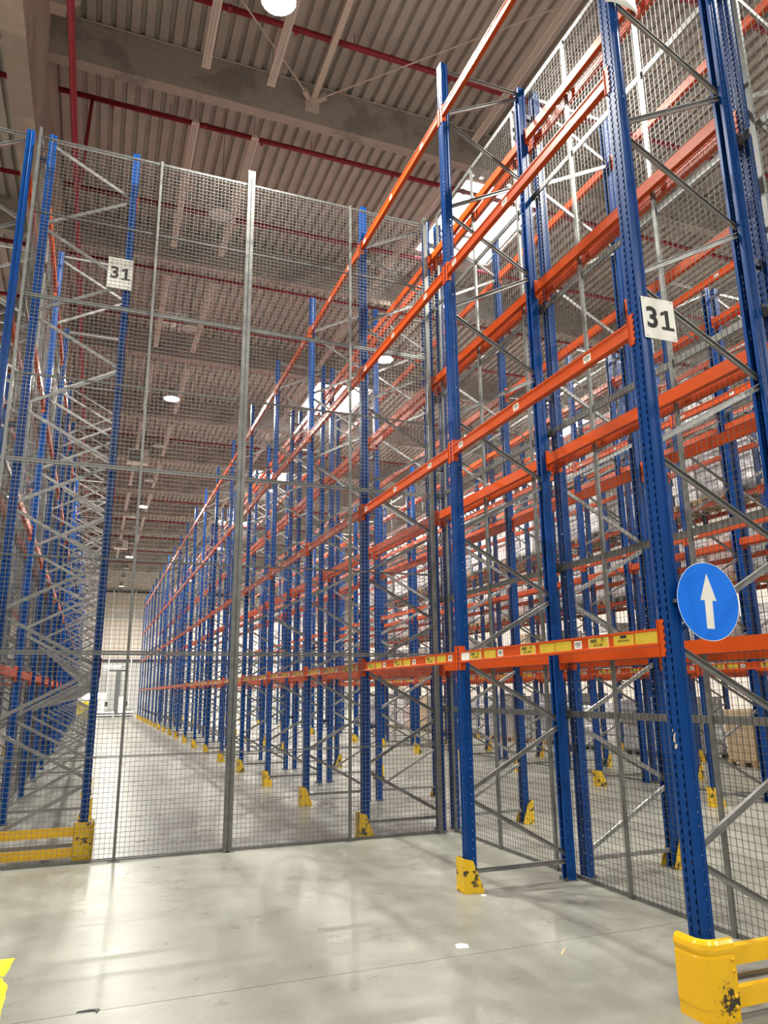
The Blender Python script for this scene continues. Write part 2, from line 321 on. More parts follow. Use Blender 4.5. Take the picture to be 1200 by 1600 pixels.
put('drop_pipe', MB().tube((-0.88, 13.47, 13.2), (-0.93, 13.2, 11.0), 0.035, 8).mesh('drop_pipe', 'red', True), sp)

# ------------------------------------------------------------------ lamps
bell = MB().lathe([(0.05, 0.42), (0.075, 0.4), (0.075, 0.24), (0.12, 0.2), (0.24, 0.02), (0.25, 0.0), (0.235, 0.0), (0.11, 0.185), (0.05, 0.19)], 20).mesh('reflector', 'reflector', True)
disc_on = MB().lathe([(0.0, 0.018), (0.225, 0.018)], 16).mesh('lens', 'lampglow')
disc_off = MB().lathe([(0.0, 0.018), (0.225, 0.018)], 16).mesh('lens', 'lampoff')
cord = MB().tube((0, 0, 0.4), (0, 0, Z_ROOF - LAMP_Z), 0.006, 5).mesh('cord', 'dark')
LAMP_X = [(1.65, 'main aisle'), (7.0, 'second aisle'), (12.3, 'third aisle'), (18.5, 'fourth aisle'), (-4.2, 'outer aisle')]
for x, an in LAMP_X:
    for k in range(-3, 14):
        y = 8.0 + 4.95 * k; on = (k % 3 == 2 if x == 7.0 else k % 3 == 0) or (x > 10 and k > 1 and k % 3 < 2)
        if y > 74: continue
        if not on and (x > 10 or x < 0): continue
        t = put('high_bay_lamp', None, None, (x, y, LAMP_Z))
        st = 'lit white' if on else 'unlit'
        if k < 0: lb = '%s bell lamp above the %s, %s one behind the viewer' % (st, an, ORD[-k - 1])
        else: lb = '%s bell lamp above the %s, %s one along it' % (st, an, ORD[k])
        tag(t, lb, 'lamp', 'high bay lamps over the aisles')
        put('reflector', bell, t); put('lens', disc_on if on else disc_off, t); put('cord', cord, t)
# strip lights, all off, two lines per aisle between the roof beams
st_me = MB().profile([(-0.075, 0), (0.075, 0), (0.06, 0.05), (0.02, 0.06), (0.02, 0.085), (-0.02, 0.085), (-0.02, 0.06), (-0.06, 0.05)], (0, 0, 0), (0, 4.45, 0)).mesh('housing', 'batten')
tb_me = MB().tube((-0.03, 0.05, -0.012), (-0.03, 4.4, -0.012), 0.013, 6).tube((0.03, 0.05, -0.012), (0.03, 4.4, -0.012), 0.013, 6).mesh('tube', 'lampoff')
sw_me = MB().tube((0, 0.15, 0.08), (0, 0.15, Z_ROOF - 12.62), 0.005, 4).tube((0, 4.3, 0.08), (0, 4.3, Z_ROOF - 12.62), 0.005, 4).mesh('suspension_wire', 'dark')
for xa, an in ((1.06, 'main aisle, red-pipe side'), (2.24, 'main aisle, front-row side'), (6.45, 'second aisle, near side'), (7.6, 'second aisle, far side')):
    for k in range(-1, 9):
        t = put('strip_light', None, None, (xa, 11.95 + 5.85 * k + 0.82, 12.62))
        tag(t, 'unlit strip light over the %s, %s bay' % (an, ORD[k + 1]), 'lamp', 'unlit strip lights under the roof')
        put('housing', st_me, t); put('tube', tb_me, t); put('suspension_wire', sw_me, t)
# ceiling heaters
for i, (x, y) in enumerate(((1.1, 33.0), (1.1, 54.0))):
    t = put('unit_heater', None, None, (x, y, 11.9)); tag(t, 'white box heater with dark grille under the roof, %s one along the main aisle' % ('nearer' if i == 0 else 'farther'), 'heater')
    put('casing', MB().box(-0.45, 0.45, -0.25, 0.25, -0.3, 0.3).mesh('casing', 'white'), t)
    g = MB()
    for j in range(6): g.box(-0.38, 0.1, -0.27, -0.25, -0.24 + j * 0.08, -0.2 + j * 0.08)
    tag(put('grille', g.mesh('grille', 'dark'), t), kind='stuff')
    put('hanger', MB().tube((-0.35, 0, 0.3), (-0.35, 0, 1.6), 0.012, 5).tube((0.35, 0, 0.3), (0.35, 0, 1.6), 0.012, 5).mesh('hanger', 'dark'), t)

# ------------------------------------------------------------------ pallet racks
PITCH, Y0, DEPTH, TOP, UW, UD = 2.75, 3.55, 1.1, 8.68, 0.11, 0.085
LEV = [2.055, 4.08, 6.07, 8.05]
def upright_mesh():
    """Perforated C section: aisle face at x=0, open towards +x, with real slots and bolt holes."""
    b = MB()
    def strip(p, q, z0, z1):
        b.add([(*p, z0), (*q, z0), (*q, z1), (*p, z1)], [(0, 1, 2, 3)])
    def holes(p, q, pitch, hole, start):
        z = 0.0; h = start
        while h < TOP - 0.08:
            strip(p, q, z, h); z = h + hole; h += pitch
        strip(p, q, z, TOP)
    W = UW / 2
    ys = [-W, -0.036, -0.022, 0.022, 0.036, W]
    for i in range(5):
        p, q = (0.0, ys[i]), (0.0, ys[i + 1])
        if i in (1, 3): holes(p, q, 0.05, 0.028, 0.1)
        else: strip(p, q, 0, TOP)
    for s in (-1, 1):
        strip((0, s * W), (0.028, s * W), 0, TOP); strip((0.028, s * W), (0.034, s * (W - 0.007)), 0, TOP)
        strip((0.034, s * (W - 0.007)), (0.052, s * (W - 0.007)), 0, TOP); strip((0.06, s * (W - 0.007)), (UD, s * (W - 0.007)), 0, TOP)
        holes((0.052, s * (W - 0.007)), (0.06, s * (W - 0.007)), 0.075, 0.009, 0.12)
        strip((UD, s * (W - 0.007)), (UD, s * 0.022), 0, TOP)
    me = bpy.data.meshes.new('upright'); me.from_pydata(b.v, [], b.f); me.materials.append(M['blue'])
    bm = bmesh.new(); bm.from_mesh(me); bmesh.ops.remove_doubles(bm, verts=bm.verts, dist=1e-5); bmesh.ops.recalc_face_normals(bm, faces=bm.faces)
    bmesh.ops.solidify(bm, geom=list(bm.faces), thickness=0.003); bm.to_mesh(me); bm.free(); return me
UP = upright_mesh()
FOOT = MB().box(-0.02, 0.11, -0.066, 0.066, 0, 0.006).tube((0.1, 0.055, 0.006), (0.1, 0.055, 0.03), 0.009, 6).tube((0.1, -0.055, 0.006), (0.1, -0.055, 0.03), 0.009, 6).mesh('foot_plate', 'zinc')
CH = [(-0.012, -0.019), (0.012, -0.019), (0.012, -0.015), (-0.008, -0.015), (-0.008, 0.015), (0.012, 0.015), (0.012, 0.019), (-0.012, 0.019)]
XI, XO = 0.05, DEPTH - 0.05
NR = [0.19 + 1.2 * n for n in range(8)]; NF = [0.79 + 1.2 * n for n in range(7)]
def brace(mb, a, b, y):
    mb.profile(CH if a[0] < b[0] else [(-p[0], p[1]) for p in CH], (a[0], y, a[1]), (b[0], y, b[1]), up=(0, 0, 1))
def one(a, b, y):
    m = MB(); brace(m, a, b, y); return m.mesh('diagonal_brace', 'brace')
BR_UP = one((XO, 0.03), (XI, 0.57), 0.012)       # from a rear node up to a front node
BR_DN = one((XI, 0.03), (XO, 0.57), -0.012)      # from a front node up to a rear node
HZ = one((XI, 0), (XO, 0), 0.0)
far = MB()
for n in range(7):
    brace(far, (XO, NR[n] + 0.03), (XI, NF[n] - 0.03), 0.012)
    if n < 7: brace(far, (XI, NF[n] + 0.03), (XO, NR[n + 1] - 0.03), -0.012)
brace(far, (XI, 0.16), (XO, 0.16), 0); brace(far, (XI, 8.62), (XO, 8.62), 0)
FAR_BR = far.mesh('bracing', 'brace')

# name, aisle face x, side (+1: depth towards +X), frame numbers, words
ROWS = [
    dict(n='A', x=3.17, s=1, k=range(0, 21), w='front rack row', near=7),
    dict(n='B', x=5.49, s=-1, k=range(0, 21), w='row behind the front row', near=7),
    dict(n='D', x=0.06, s=-1, k=range(2, 21), w='opposite rack row across the aisle', near=8),
    dict(n='E', x=-2.32, s=1, k=range(2, 19), w='row behind the opposite row', near=7),
    dict(n='C', x=8.67, s=1, k=range(1, 19), w='empty row across the second aisle', near=7),
    dict(n='G', x=10.99, s=-1, k=range(1, 16), w='row backing onto the second-aisle row', near=4),
    dict(n='F', x=13.6, s=1, k=range(2, 14), w='loaded rack row', near=6),
]
for R in ROWS:
    ks = list(R['k'])
    for i, k in enumerate(ks):
        y = Y0 + PITCH * k
        t = put('rack_frame', None, None, (R['x'], y, 0), 0 if R['s'] > 0 else PI)
        tag(t, '%sblue frame, %s from near end of the %s' % ('' if i < 8 else 'distant ', ORD[i], R['w']), 'rack frame', 'blue rack frames')
        a = put('upright', UP, t); put('foot_plate', FOOT, a)
        b = put('upright', UP, t, (DEPTH, 0, 0), PI); put('foot_plate', FOOT, b)
        if i < R['near']:
            for n in range(7):
                put('diagonal_brace', BR_UP, t, (0, 0, NR[n])); put('diagonal_brace', BR_DN, t, (0, 0, NF[n]))
            put('horizontal_brace', HZ, t, (0, 0, 0.16)); put('horizontal_brace', HZ, t, (0, 0, 8.62))
        else: tag(put('bracing', FAR_BR, t), kind='stuff')

# row spacers between back-to-back rows
sp_me = MB().box(0, 0.13, -0.02, 0.02, -0.03, 0.03).box(0, 0.006, -0.045, 0.045, -0.05, 0.05).box(0.124, 0.13, -0.045, 0.045, -0.05, 0.05).mesh('row_spacer', 'navy')
for k in range(0, 6):
    for z, zn in ((1.15, 'near the floor'), (4.75, 'at mid height'), (8.32, 'near the top')):
        tag(put('row_spacer', sp_me, None, (4.265, Y0 + PITCH * k, z)), 'dark blue spacer bar %s behind the front row, %s frame pair' % (zn, ORD[k]), 'spacer', 'row spacers')
for k in range(2, 5):
    for z, zn in ((4.75, 'at mid height'), (8.32, 'near the top')):
        tag(put('row_spacer', sp_me, None, (-1.175, Y0 + PITCH * k, z)), 'dark blue spacer bar %s behind the opposite row, %s frame pair' % (zn, ORD[k - 2]), 'spacer', 'row spacers')

# beams
BL = PITCH - UW
BP = [(0, 0), (0, -0.014), (0.006, -0.019), (0.006, -0.083), (0, -0.088), (0, -0.105), (0.05, -0.105), (0.05, 0)]
BEAM = MB().profile(BP, (0, -BL / 2, 0), (0, BL / 2, 0)).mesh('rack_beam', 'orange')
def connector(sgn):
    y0 = sgn * (BL / 2 - 0.003); y1 = sgn * (BL / 2 + 0.05)
    b = MB(); b.box(0.0, 0.05, *sorted((y0, y0 - sgn * 0.004)), -0.17, 0.05)
    pts = [(y0, -0.17), (y0, 0.05), (y1, 0.05)]
    for i in range(5):
        z = 0.04 - i * 0.044; pts += [(y1, z - 0.004), (y1 - sgn * 0.012, z - 0.012), (y1 - sgn * 0.012, z - 0.028), (y1, z - 0.036)]
    pts.append((y1, -0.17)); n = len(pts)
    b.add([(x, p[0], p[1]) for x in (0.0055, 0.0105) for p in pts], [tuple(range(n)), tuple(reversed(range(n, 2 * n)))] + [(i, (i + 1) % n, (i + 1) % n + n, i + n) for i in range(n)])
    return b.mesh('beam_connector', 'orange')
CON = [connector(-1), connector(1)]
# the profile helper puts its first coordinate to the right of travel: turn it so that the face is at x = 0 looking to -x
for me in (BEAM,):
    if sum(v.co.x for v in me.vertices) < 0:
        for v in me.vertices: v.co.x = -v.co.x
        me.flip_normals()

def plate(w, h, m, t=0.0012): return MB().box(-t, 0, -w / 2, w / 2, -h / 2, h / 2).mesh('sticker', m)
TXT = {}
def txt_me(s, size, m, bold=0.0):
    key = (s, size, m, bold)
    if key not in TXT: TXT[key] = text_mesh(s, size, m, bold, 0.0003)
    return TXT[key]
def face_text(parent, s, size, m, y, z, x=-0.0016, bold=0.0):
    o = put('lettering', txt_me(s, size, m, bold), parent, (x, y, z)); o.rotation_euler = (PI / 2, 0, -PI / 2); return o
P_LOC, P_YEL, P_BAR = plate(0.215, 0.074, 'label_edge'), plate(0.2, 0.07, 'label_yellow'), plate(0.085, 0.055, 'white')
P_IN = plate(0.2, 0.06, 'label_yellow', 0.0006); P_CODE = plate(0.07, 0.022, 'olive', 0.0006); P_WHITE = plate(0.16, 0.07, 'white'); P_DARK = plate(0.06, 0.018, 'black', 0.0006)
bc = MB(); random.seed(5); yy = -0.03
while yy < 0.03:
    w_ = random.choice((0.002, 0.003, 0.005)); bc.box(-0.0006, 0, yy, yy + w_, -0.006, 0.018); yy += w_ + random.choice((0.002, 0.003))
bc.box(-0.0006, 0, -0.026, 0.02, -0.016, -0.011)
P_STRIPES = bc.mesh('barcode', 'grey_print')
def barcode(parent, y, z=-0.052):
    o = put('barcode_sticker', P_BAR, parent, (0.0057, y, z)); tag(put('barcode', P_STRIPES, o, (-0.0013, 0, 0)), kind='stuff')
def location_label(parent, y, num, code, z=-0.05):
    o = put('location_label', P_LOC, parent, (0.0057, y, z)); put('label_field', P_IN, o, (-0.0013, 0, 0))
    put('code_block', P_CODE, o, (-0.002, 0.05, 0.013))
    face_text(o, num, 0.034, 'black', -0.045, 0.014, -0.0022, 0.0006); face_text(o, code, 0.027, 'black', 0.0, -0.016, -0.0022, 0.0004)
def yellow_label(parent, y, z=-0.05): return put('yellow_label', P_YEL, parent, (0.0057, y, z))

# candidates: every beam; the 300 that show largest become things
cands = []
for R in ROWS:
    ks = list(R['k'])
    for i in range(len(ks) - 1):
        ym = Y0 + PITCH * (ks[i] + 0.5)
        for li, z in enumerate(LEV):
            for face in (0, 1):
                x = R['x'] - R['s'] * 0.012 if face == 0 else R['x'] + R['s'] * (DEPTH + 0.012)
                pts = [project((x, ym + f * BL, z - 0.05)) for f in (-0.5, -0.25, 0, 0.25, 0.5)]
                vis = [p for p in pts if p and -20 < p[0] < 1220 and -20 < p[1] < 1620]
                if not vis: continue
                size = 0.105 * FPX / min(p[2] for p in vis) * len(vis)
                if R['n'] in 'GE': size *= 0.6
                cands.append((size, R, i, ks[i], li, face, x, ym, z))
cands.sort(key=lambda c: -c[0])
LEVW = ['lowest', 'second', 'third', 'top']
rest = MB()
for ci, (size, R, i, k, li, face, x, ym, z) in enumerate(cands):
    rz = 0 if (R['s'] > 0) == (face == 0) else PI
    if ci >= 300:
        s_ = 1 if rz == 0 else -1
        rest.box(*sorted((x, x + s_ * 0.05)), ym - BL / 2, ym + BL / 2, z - 0.105, z)
        for e in (-1, 1): rest.box(*sorted((x + s_ * 0.0055, x + s_ * 0.0105)), *sorted((ym + e * BL / 2, ym + e * (BL / 2 + 0.05))), z - 0.17, z + 0.05)
        continue
    t = put('rack_beam', BEAM, None, (x, ym, z), rz)
    side = 'aisle side' if face == 0 else 'rear side'
    tag(t, '%s-level orange beam, %s, %s bay of the %s' % (LEVW[li], side, ORD[i], R['w']), 'rack beam', 'orange rack beams')
    for c in CON: put('beam_connector', c, t)
    if face == 0 and R['n'] in 'AC' and size > 8:
        if li == 0:
            if R['n'] == 'A' and k == 0:
                o = put('location_label', P_WHITE, t, (0.0057, 6.15 - ym, -0.05)); tag(o, 'white printed part of the location label')
                location_label(t, 5.95 - ym, '56', 'B-31-007'); yellow_label(t, 5.69 - ym); barcode(t, 5.51 - ym)
                location_label(t, 5.08 - ym, '14', 'B-31-0071'); yellow_label(t, 4.81 - ym); yellow_label(t, 4.6 - ym); barcode(t, 4.42 - ym)
                location_label(t, 4.19 - ym, '75', 'B-31-007'); o = yellow_label(t, 3.93 - ym); yellow_label(t, 3.715 - ym)
                put('code_block', P_DARK, o, (-0.0013, 0, 0.02)); face_text(o, '047 02-40-50', 0.02, 'black', 0, -0.005, -0.0016, 0.0003)
                barcode(t, 3.73 - ym, -0.045); t.children[-1].location.x = 0.004
            else:
                for j, num in enumerate(('15', '73', '12')):
                    yb = -1.375 + 0.62 + 0.875 * j
                    location_label(t, yb, num, 'B-31-007'); yellow_label(t, yb - 0.26); barcode(t, yb - 0.455)
        else:
            for dy in (-0.86, 0.13, 1.16): barcode(t, dy)
tag(put('distant_rack_beams', rest.mesh('distant_rack_beams', 'orange')), 'orange beams far along all the rack rows, too small to tell apart', 'rack beams', kind='stuff')

# ------------------------------------------------------------------ yellow upright guards
def guard_mesh():
    b = MB(); w, h, t = 0.075, 0.28, 0.006
    out = [(0.12, -0.1), (0.03, -0.088), (-0.055, -w), (-0.055, w), (0.03, 0.088), (0.12, 0.1)]
    inn = [(0.12, -0.094), (0.03, -0.082), (-0.049, -w + 0.006), (-0.049, w - 0.006), (0.03, 0.082), (0.12, 0.094)]
    hs = [0.03, 0.262, h, h, 0.262, 0.03]; n = 6
    vs = [(x, y, 0) for x, y in out] + [(x, y, z) for (x, y), z in zip(out, hs)] + [(x, y, 0) for x, y in inn] + [(x, y, z) for (x, y), z in zip(inn, hs)]
    fs = []
    for i in range(n - 1): fs += [(i, i + 1, i + 1 + n, i + n), (i + 2 * n, i + 3 * n, i + 3 * n + 1, i + 2 * n + 1), (i + n, i + n + 1, i + 3 * n + 1, i + 3 * n), (i, i + 2 * n, i + 2 * n + 1, i + 1)]
    fs += [(0, n, 3 * n, 2 * n), (n - 1, 3 * n - 1, 4 * n - 1, 2 * n - 1)]
    b.add(vs, fs)
    for y in (-0.05, 0.05): b.tube((-0.055, y, 0.025), (-0.068, y, 0.025), 0.011, 6)
    return b.mesh('upright_guard', 'yellow')
GUARD = guard_mesh()
for R in ROWS:
    ks = list(R['k'])
    for i, k in enumerate(ks):
        if R['n'] in 'AD' and i == 0: continue     # these two ends carry the corner barrier
        if R['n'] in 'EG' and i > 8: continue
        t = put('upright_guard', GUARD, None, (R['x'], Y0 + PITCH * k, 0.0), 0 if R['s'] > 0 else PI)
        tag(t, 'scuffed yellow guard at the %s upright of the %s' % (ORD[i], R['w']), 'guard', 'yellow upright guards')

# ------------------------------------------------------------------ row end barriers with a rounded corner guard
def arc_wall(sx):
    """Wraps the rack corner at (0,0): runs along -Y side, rounds the corner and goes along +X (times sx)."""
    b = MB(); path = [(-0.05, 0.16)]
    for i in range(9):
        a = PI + PI / 2 * i / 8; path.append((0.05 + 0.1 * math.cos(a), 0.04 + 0.1 * math.sin(a)))
    path += [(0.12, -0.06), (0.15, -0.064)]
    prof = [(0.0, 0.0), (0.0, 0.055), (-0.004, 0.07), (-0.004, 0.31), (0.001, 0.315), (0.001, 0.325), (-0.004, 0.33), (-0.008, 0.35), (-0.004, 0.375), (0.008, 0.392), (0.026, 0.396), (0.034, 0.38), (0.034, 0.0)]
    rows = []
    for i, p in enumerate(path):
        q0 = path[max(0, i - 1)]; q1 = path[min(len(path) - 1, i + 1)]
        tx, ty = q1[0] - q0[0], q1[1] - q0[1]; L = math.hypot(tx, ty); nx, ny = -ty / L, tx / L    # inward normal
        rows.append([(sx * (p[0] + nx * d), p[1] + ny * d, z) for d, z in prof])
    n = len(prof); vs = [v for r in rows for v in r]
    fs = [(i * n + j, (i + 1) * n + j, (i + 1) * n + (j + 1) % n, i * n + (j + 1) % n) for i in range(len(rows) - 1) for j in range(n)]
    fs += [tuple(range(n)), tuple(reversed(range((len(rows) - 1) * n, len(rows) * n)))]
    return b.add(vs, fs)
def barrier(x, y, sx, length, label, worn_mat):
    t = put('row_end_barrier', None, None, (x, y, 0)); tag(t, label, 'barrier')
    g = put('corner_guard', arc_wall(sx).mesh('corner_guard', worn_mat), t)
    for z in (0.3, 0.245, 0.125, 0.075):
        put('bolt', MB().lathe([(0, -0.012), (0.009, -0.01), (0.012, 0)], 10).mesh('bolt', 'yellow_rail', True), g, (sx * 0.128, -0.064, z)).rotation_euler = (-PI / 2, PI, 0)
    for z0 in (0.26, 0.058):
        put('rail', MB().box(*sorted((sx * 0.13, sx * length)), -0.045, 0.01, z0, z0 + 0.09).mesh('rail', 'yellow_rail'), t)
    put('corner_guard', arc_wall(-sx).mesh('corner_guard', worn_mat), t, (sx * (length + 0.13), 0, 0))
    return t
barrier(3.15, 3.485, 1, 2.2, 'glossy yellow barrier with two rails and black-scuffed corner at the nearest rack end', 'yellow_gloss')
barrier(0.075, 8.965, -1, 2.3, 'worn yellow two-rail barrier behind the mesh fence at the opposite rack end', 'yellow')
near = [o for o in bpy.data.objects if o.name == 'rack_frame'][0].children[0]
for pts in ([(-0.02, 1.2), (-0.004, 1.215), (-0.012, 1.25), (-0.03, 1.265), (-0.022, 1.235)], [(-0.03, 1.175), (-0.008, 1.17), (-0.015, 1.195), (-0.034, 1.2)], [(-0.012, 1.27), (-0.002, 1.262), (-0.006, 1.285)]):
    n = len(pts); ch = MB().add([(x, p[0] + 0.03, p[1]) for x in (-0.0012, -0.0004) for p in pts], [tuple(range(n)), tuple(reversed(range(n, 2 * n)))] + [(i, (i + 1) % n, (i + 1) % n + n, i + n) for i in range(n)])
    o = put('paint_chip', ch.mesh('paint_chip', 'strut'), near); o['label'] = 'bare pale paint chip'
random.seed(8)

# ------------------------------------------------------------------ wire mesh fences
WP = 0.05
def wire_panel(axis, a0, a1, z0, z1, gaps=(), wp=WP, d=0.004, m_='wire'):
    """Wire grid in the plane y=0 (axis x) or x=0 (axis y) of its fence, left out where beams pass through (gaps: a0,a1,z0,z1)."""
    b = MB()
    def pt(a, z, o): return (a, o, z) if axis == 'x' else (o, a, z)
    def pieces(lo, hi, cuts):
        out = [(lo, hi)]
        for c0, c1 in cuts: out = [q for p in out for q in ((p[0], min(p[1], c0)), (max(p[0], c1), p[1])) if q[1] - q[0] > 1e-4]
        return out
    n = max(1, round((a1 - a0) / wp)); m = max(1, round((z1 - z0) / wp))
    for i in range(1, n):
        a = a0 + (a1 - a0) * i / n
        for p in pieces(z0, z1, [(g[2], g[3]) for g in gaps if g[0] < a < g[1]]): b.bar(pt(a, p[0], 0.002), pt(a, p[1], 0.002), d, caps=False)
    for j in range(1, m):
        z = z0 + (z1 - z0) * j / m
        for p in pieces(a0, a1, [(g[0], g[1]) for g in gaps if g[2] < z < g[3]]): b.bar(pt(p[0], z, -0.002), pt(p[1], z, -0.002), d, caps=False)
    return b.mesh('wire_mesh', m_)
# across the aisle
FY = 8.85
fence = tag(put('mesh_fence', None, None, (0, FY, 0)), 'tall galvanised wire mesh fence closing the aisle, from floor to rack top', 'fence')
gaps = [(xa, xb, z - 0.2, z + 0.08) for xa, xb in ((3.12, 3.24), (4.2, 4.3), (-1.1, -1.0), (0.0, 0.1)) for z in LEV]
gaps = [g for g in gaps if g[0] > 2]
cols = [-1.13, 0.34, 1.52, 2.95, 4.12, 4.3]; zr = [0.03, 2.15, 4.29, 6.33, 8.5]
for j in range(len(cols) - 1):
    for q in range(4): tag(put('wire_mesh', wire_panel('x', cols[j], cols[j + 1], zr[q], zr[q + 1], gaps), fence), kind='stuff')
for x, w_, z1 in ((-1.13, 0.03, 8.62), (0.34, 0.03, 8.52), (2.95, 0.03, 8.52), (4.12, 0.05, 8.6)):
    p = put('fence_post', MB().box(x - w_ / 2, x + w_ / 2, -0.028, 0.014, 0, z1).mesh('fence_post', 'zinc'), fence)
    put('post_base', MB().box(x - 0.06, x + 0.06, -0.06, 0.05, 0, 0.006).mesh('post_base', 'zinc'), p)
for x in (1.493, 1.545):
    p = put('fence_post', MB().box(x - 0.022, x + 0.022, -0.035, 0.02, 0, 8.7).mesh('fence_post', 'zinc'), fence)
    put('post_base', MB().box(x - 0.05, x + 0.05, -0.06, 0.05, 0, 0.006).mesh('post_base', 'zinc'), p)
for z, h in ((0.02, 0.03), (1.05, 0.022), (2.15, 0.05), (3.2, 0.022), (4.29, 0.05), (5.33, 0.022), (6.33, 0.05), (7.45, 0.022), (8.5, 0.026)):
    put('fence_rail', MB().box(-1.15, 4.14, 0.003, 0.028, z - h / 2, z - 0.003).box(-1.15, 4.14, 0.003, 0.028, z + 0.003, z + h / 2).mesh('fence_rail', 'zinc'), fence)
# between the front row and the row behind it
def long_fence(x, y0, y1, posts, rails, label, wp=WP, top=8.7):
    f = tag(put('mesh_fence', None, None, (x, 0, 0)), label, 'fence')
    ps = sorted(posts)
    for a, b in zip(ps[:-1], ps[1:]):
        for z0, z1 in zip(rails[:-1], rails[1:]): tag(put('wire_mesh', wire_panel('y', a, b, z0, z1, (), wp, 0.003, 'wire_darkened'), f), kind='stuff')
    for y in ps: put('fence_post', MB().box(-0.012, 0.012, y - 0.02, y + 0.02, 0, top).mesh('fence_post', 'zinc'), f)
    for z in rails: put('fence_rail', MB().box(0.003, 0.025, y0, y1, max(0, z - 0.03), z + 0.03 if z > 0.1 else 0.035).mesh('fence_rail', 'zinc'), f)
    return f
lf = long_fence(4.325, 1.2, 8.83, [1.22, 2.3, 3.38, 4.46, 5.55, 6.63, 7.72, 8.83], [0.02, 1.47, 2.9, 4.35, 5.8, 7.25, 8.7], 'wire mesh fence running lengthwise between the front rack row and the row behind', 0.053)
bk = MB().box(-0.075, 0.09, -0.03, 0.03, -0.025, 0.025).box(-0.02, 0.02, -0.035, 0.035, -0.045, 0.045).mesh('fence_bracket', 'dark')
for k in range(0, 3):
    for z in (1.47, 2.9, 4.35, 5.8, 7.25): put('fence_bracket', bk, lf, (0, Y0 + PITCH * k, z))
long_fence(-1.13, 8.9, 32.0, [8.9 + 2.1 * i for i in range(12)], [0.02, 2.15, 4.29, 6.33, 8.5], 'wire mesh fence running lengthwise behind the opposite rack row', 0.06, 8.6)
long_fence(9.83, 6.4, 26.0, [6.4 + 1.4 * i for i in range(15)], [0.02, 2.15, 4.29, 6.33, 8.5], 'wire mesh fence behind the empty rack row across the second aisle', 0.06, 8.6)

# ------------------------------------------------------------------ signs
def sign31(x0, x1, z0, z1, y, label, tilt=0.0, name='number_sign'):
    w_, h_ = x1 - x0, z1 - z0
    t = put(name, MB().box(-w_ / 2, w_ / 2, -0.0015, 0.0015, -h_ / 2, h_ / 2).mesh(name, 'white'), None, ((x0 + x1) / 2, y, (z0 + z1) / 2))
    t.rotation_euler = (0, tilt, 0); tag(t, label, 'sign')
    q = w_ / 0.26
    o = put('numeral', text_mesh('3', 0.2 * q, 'black', 0.006 * q), t, (-0.056 * q, -0.0024, -0.004)); o.rotation_euler = (PI / 2, 0, 0)
    d1 = [(-0.046, -0.068), (0.054, -0.068), (0.054, -0.047), (0.018, -0.047), (0.018, 0.072), (-0.004, 0.072), (-0.046, 0.05), (-0.046, 0.028), (-0.012, 0.043), (-0.012, -0.047), (-0.046, -0.047)]
    nn = len(d1); ob = MB().add([(a * q, yy_, b * q) for yy_ in (-0.0006, 0.0006) for a, b in d1], [tuple(range(nn)), tuple(reversed(range(nn, 2 * nn)))] + [(i, (i + 1) % nn, (i + 1) % nn + nn, i + nn) for i in range(nn)])
    put('numeral', ob.mesh('numeral', 'black'), t, (0.06 * q, -0.0024, -0.004))
    for sx in (-1, 1):
        for sz in (-1, 1): put('rivet', MB().tube((sx * w_ * 0.42, -0.0035, sz * h_ * 0.45), (sx * w_ * 0.42, -0.0015, sz * h_ * 0.45), 0.004, 6).mesh('rivet', 'dark'), t)
    return t
sign31(3.186, 3.452, 3.93, 4.225, 3.488, 'white square sign with black 31 on the nearest blue upright, above the arrow sign', -0.02)
sign31(-0.218, 0.078, 6.67, 7.09, 8.985, 'white square sign with black 31 behind the mesh fence on the opposite row upright')
# blank white sheet above, only its lower edge in view
cs = MB(); nx, nz = 8, 6
for side in (0, 1):
    for i in range(nx + 1):
        for j in range(nz + 1):
            u, v = i / nx, j / nz
            cs.v.append((u * 0.29, -0.03 * math.sin(u * 3.1) * (1 - v) - 0.006 * math.sin(9 * u + 5 * v) + side * 0.0015, v * 0.36 + 0.02 * (1 - u) * (1 - v)))
st = (nz + 1); tot = (nx + 1) * st
for i in range(nx):
    for j in range(nz):
        a = i * st + j; cs.f.append((a, a + st, a + st + 1, a + 1)); cs.f.append((a + tot, a + tot + 1, a + tot + st + 1, a + tot + st))
edge = [i * st for i in range(nx + 1)] + [nx * st + j for j in range(1, st)] + [i * st + nz for i in range(nx - 1, -1, -1)] + [j for j in range(nz - 1, 0, -1)]
for p, q in zip(edge, edge[1:] + edge[:1]): cs.f.append((p, q, q + tot, p + tot))
tag(put('plastic_sheet', cs.mesh('plastic_sheet', 'white', True), None, (3.135, 3.485, 6.585)), 'curled white glossy sheet fixed high on the nearest blue upright', 'sheet')
# round blue arrow sign
t = put('arrow_sign', None, None, (3.442, 3.466, 2.21)); tag(t, 'round blue sign with a white up arrow on the nearest blue upright', 'sign'); t.rotation_euler = (0, 0.03, 0)
disc = MB(); N = 64; R_ = 0.238
vs = [(R_ * math.cos(2 * PI * i / N), y, R_ * math.sin(2 * PI * i / N)) for y in (-0.0015, 0.0015) for i in range(N)]
disc.add(vs, [tuple(range(N)), tuple(reversed(range(N, 2 * N)))] + [(i, (i + 1) % N, (i + 1) % N + N, i + N) for i in range(N)])
put('disc', disc.mesh('disc', 'sign_blue'), t)
ring = MB(); ri, ro = 0.2345, 0.238
vs = [(r * math.cos(2 * PI * i / N), -0.0019, r * math.sin(2 * PI * i / N)) for r in (ri, ro) for i in range(N)]
ring.add(vs, [(i, (i + 1) % N, (i + 1) % N + N, i + N) for i in range(N)])
put('rim', ring.mesh('rim', 'white'), t)
ap = [(0, 0.17), (0.062, 0.005), (0.029, 0.005), (0.029, -0.165), (-0.029, -0.165), (-0.029, 0.005), (-0.062, 0.005)]
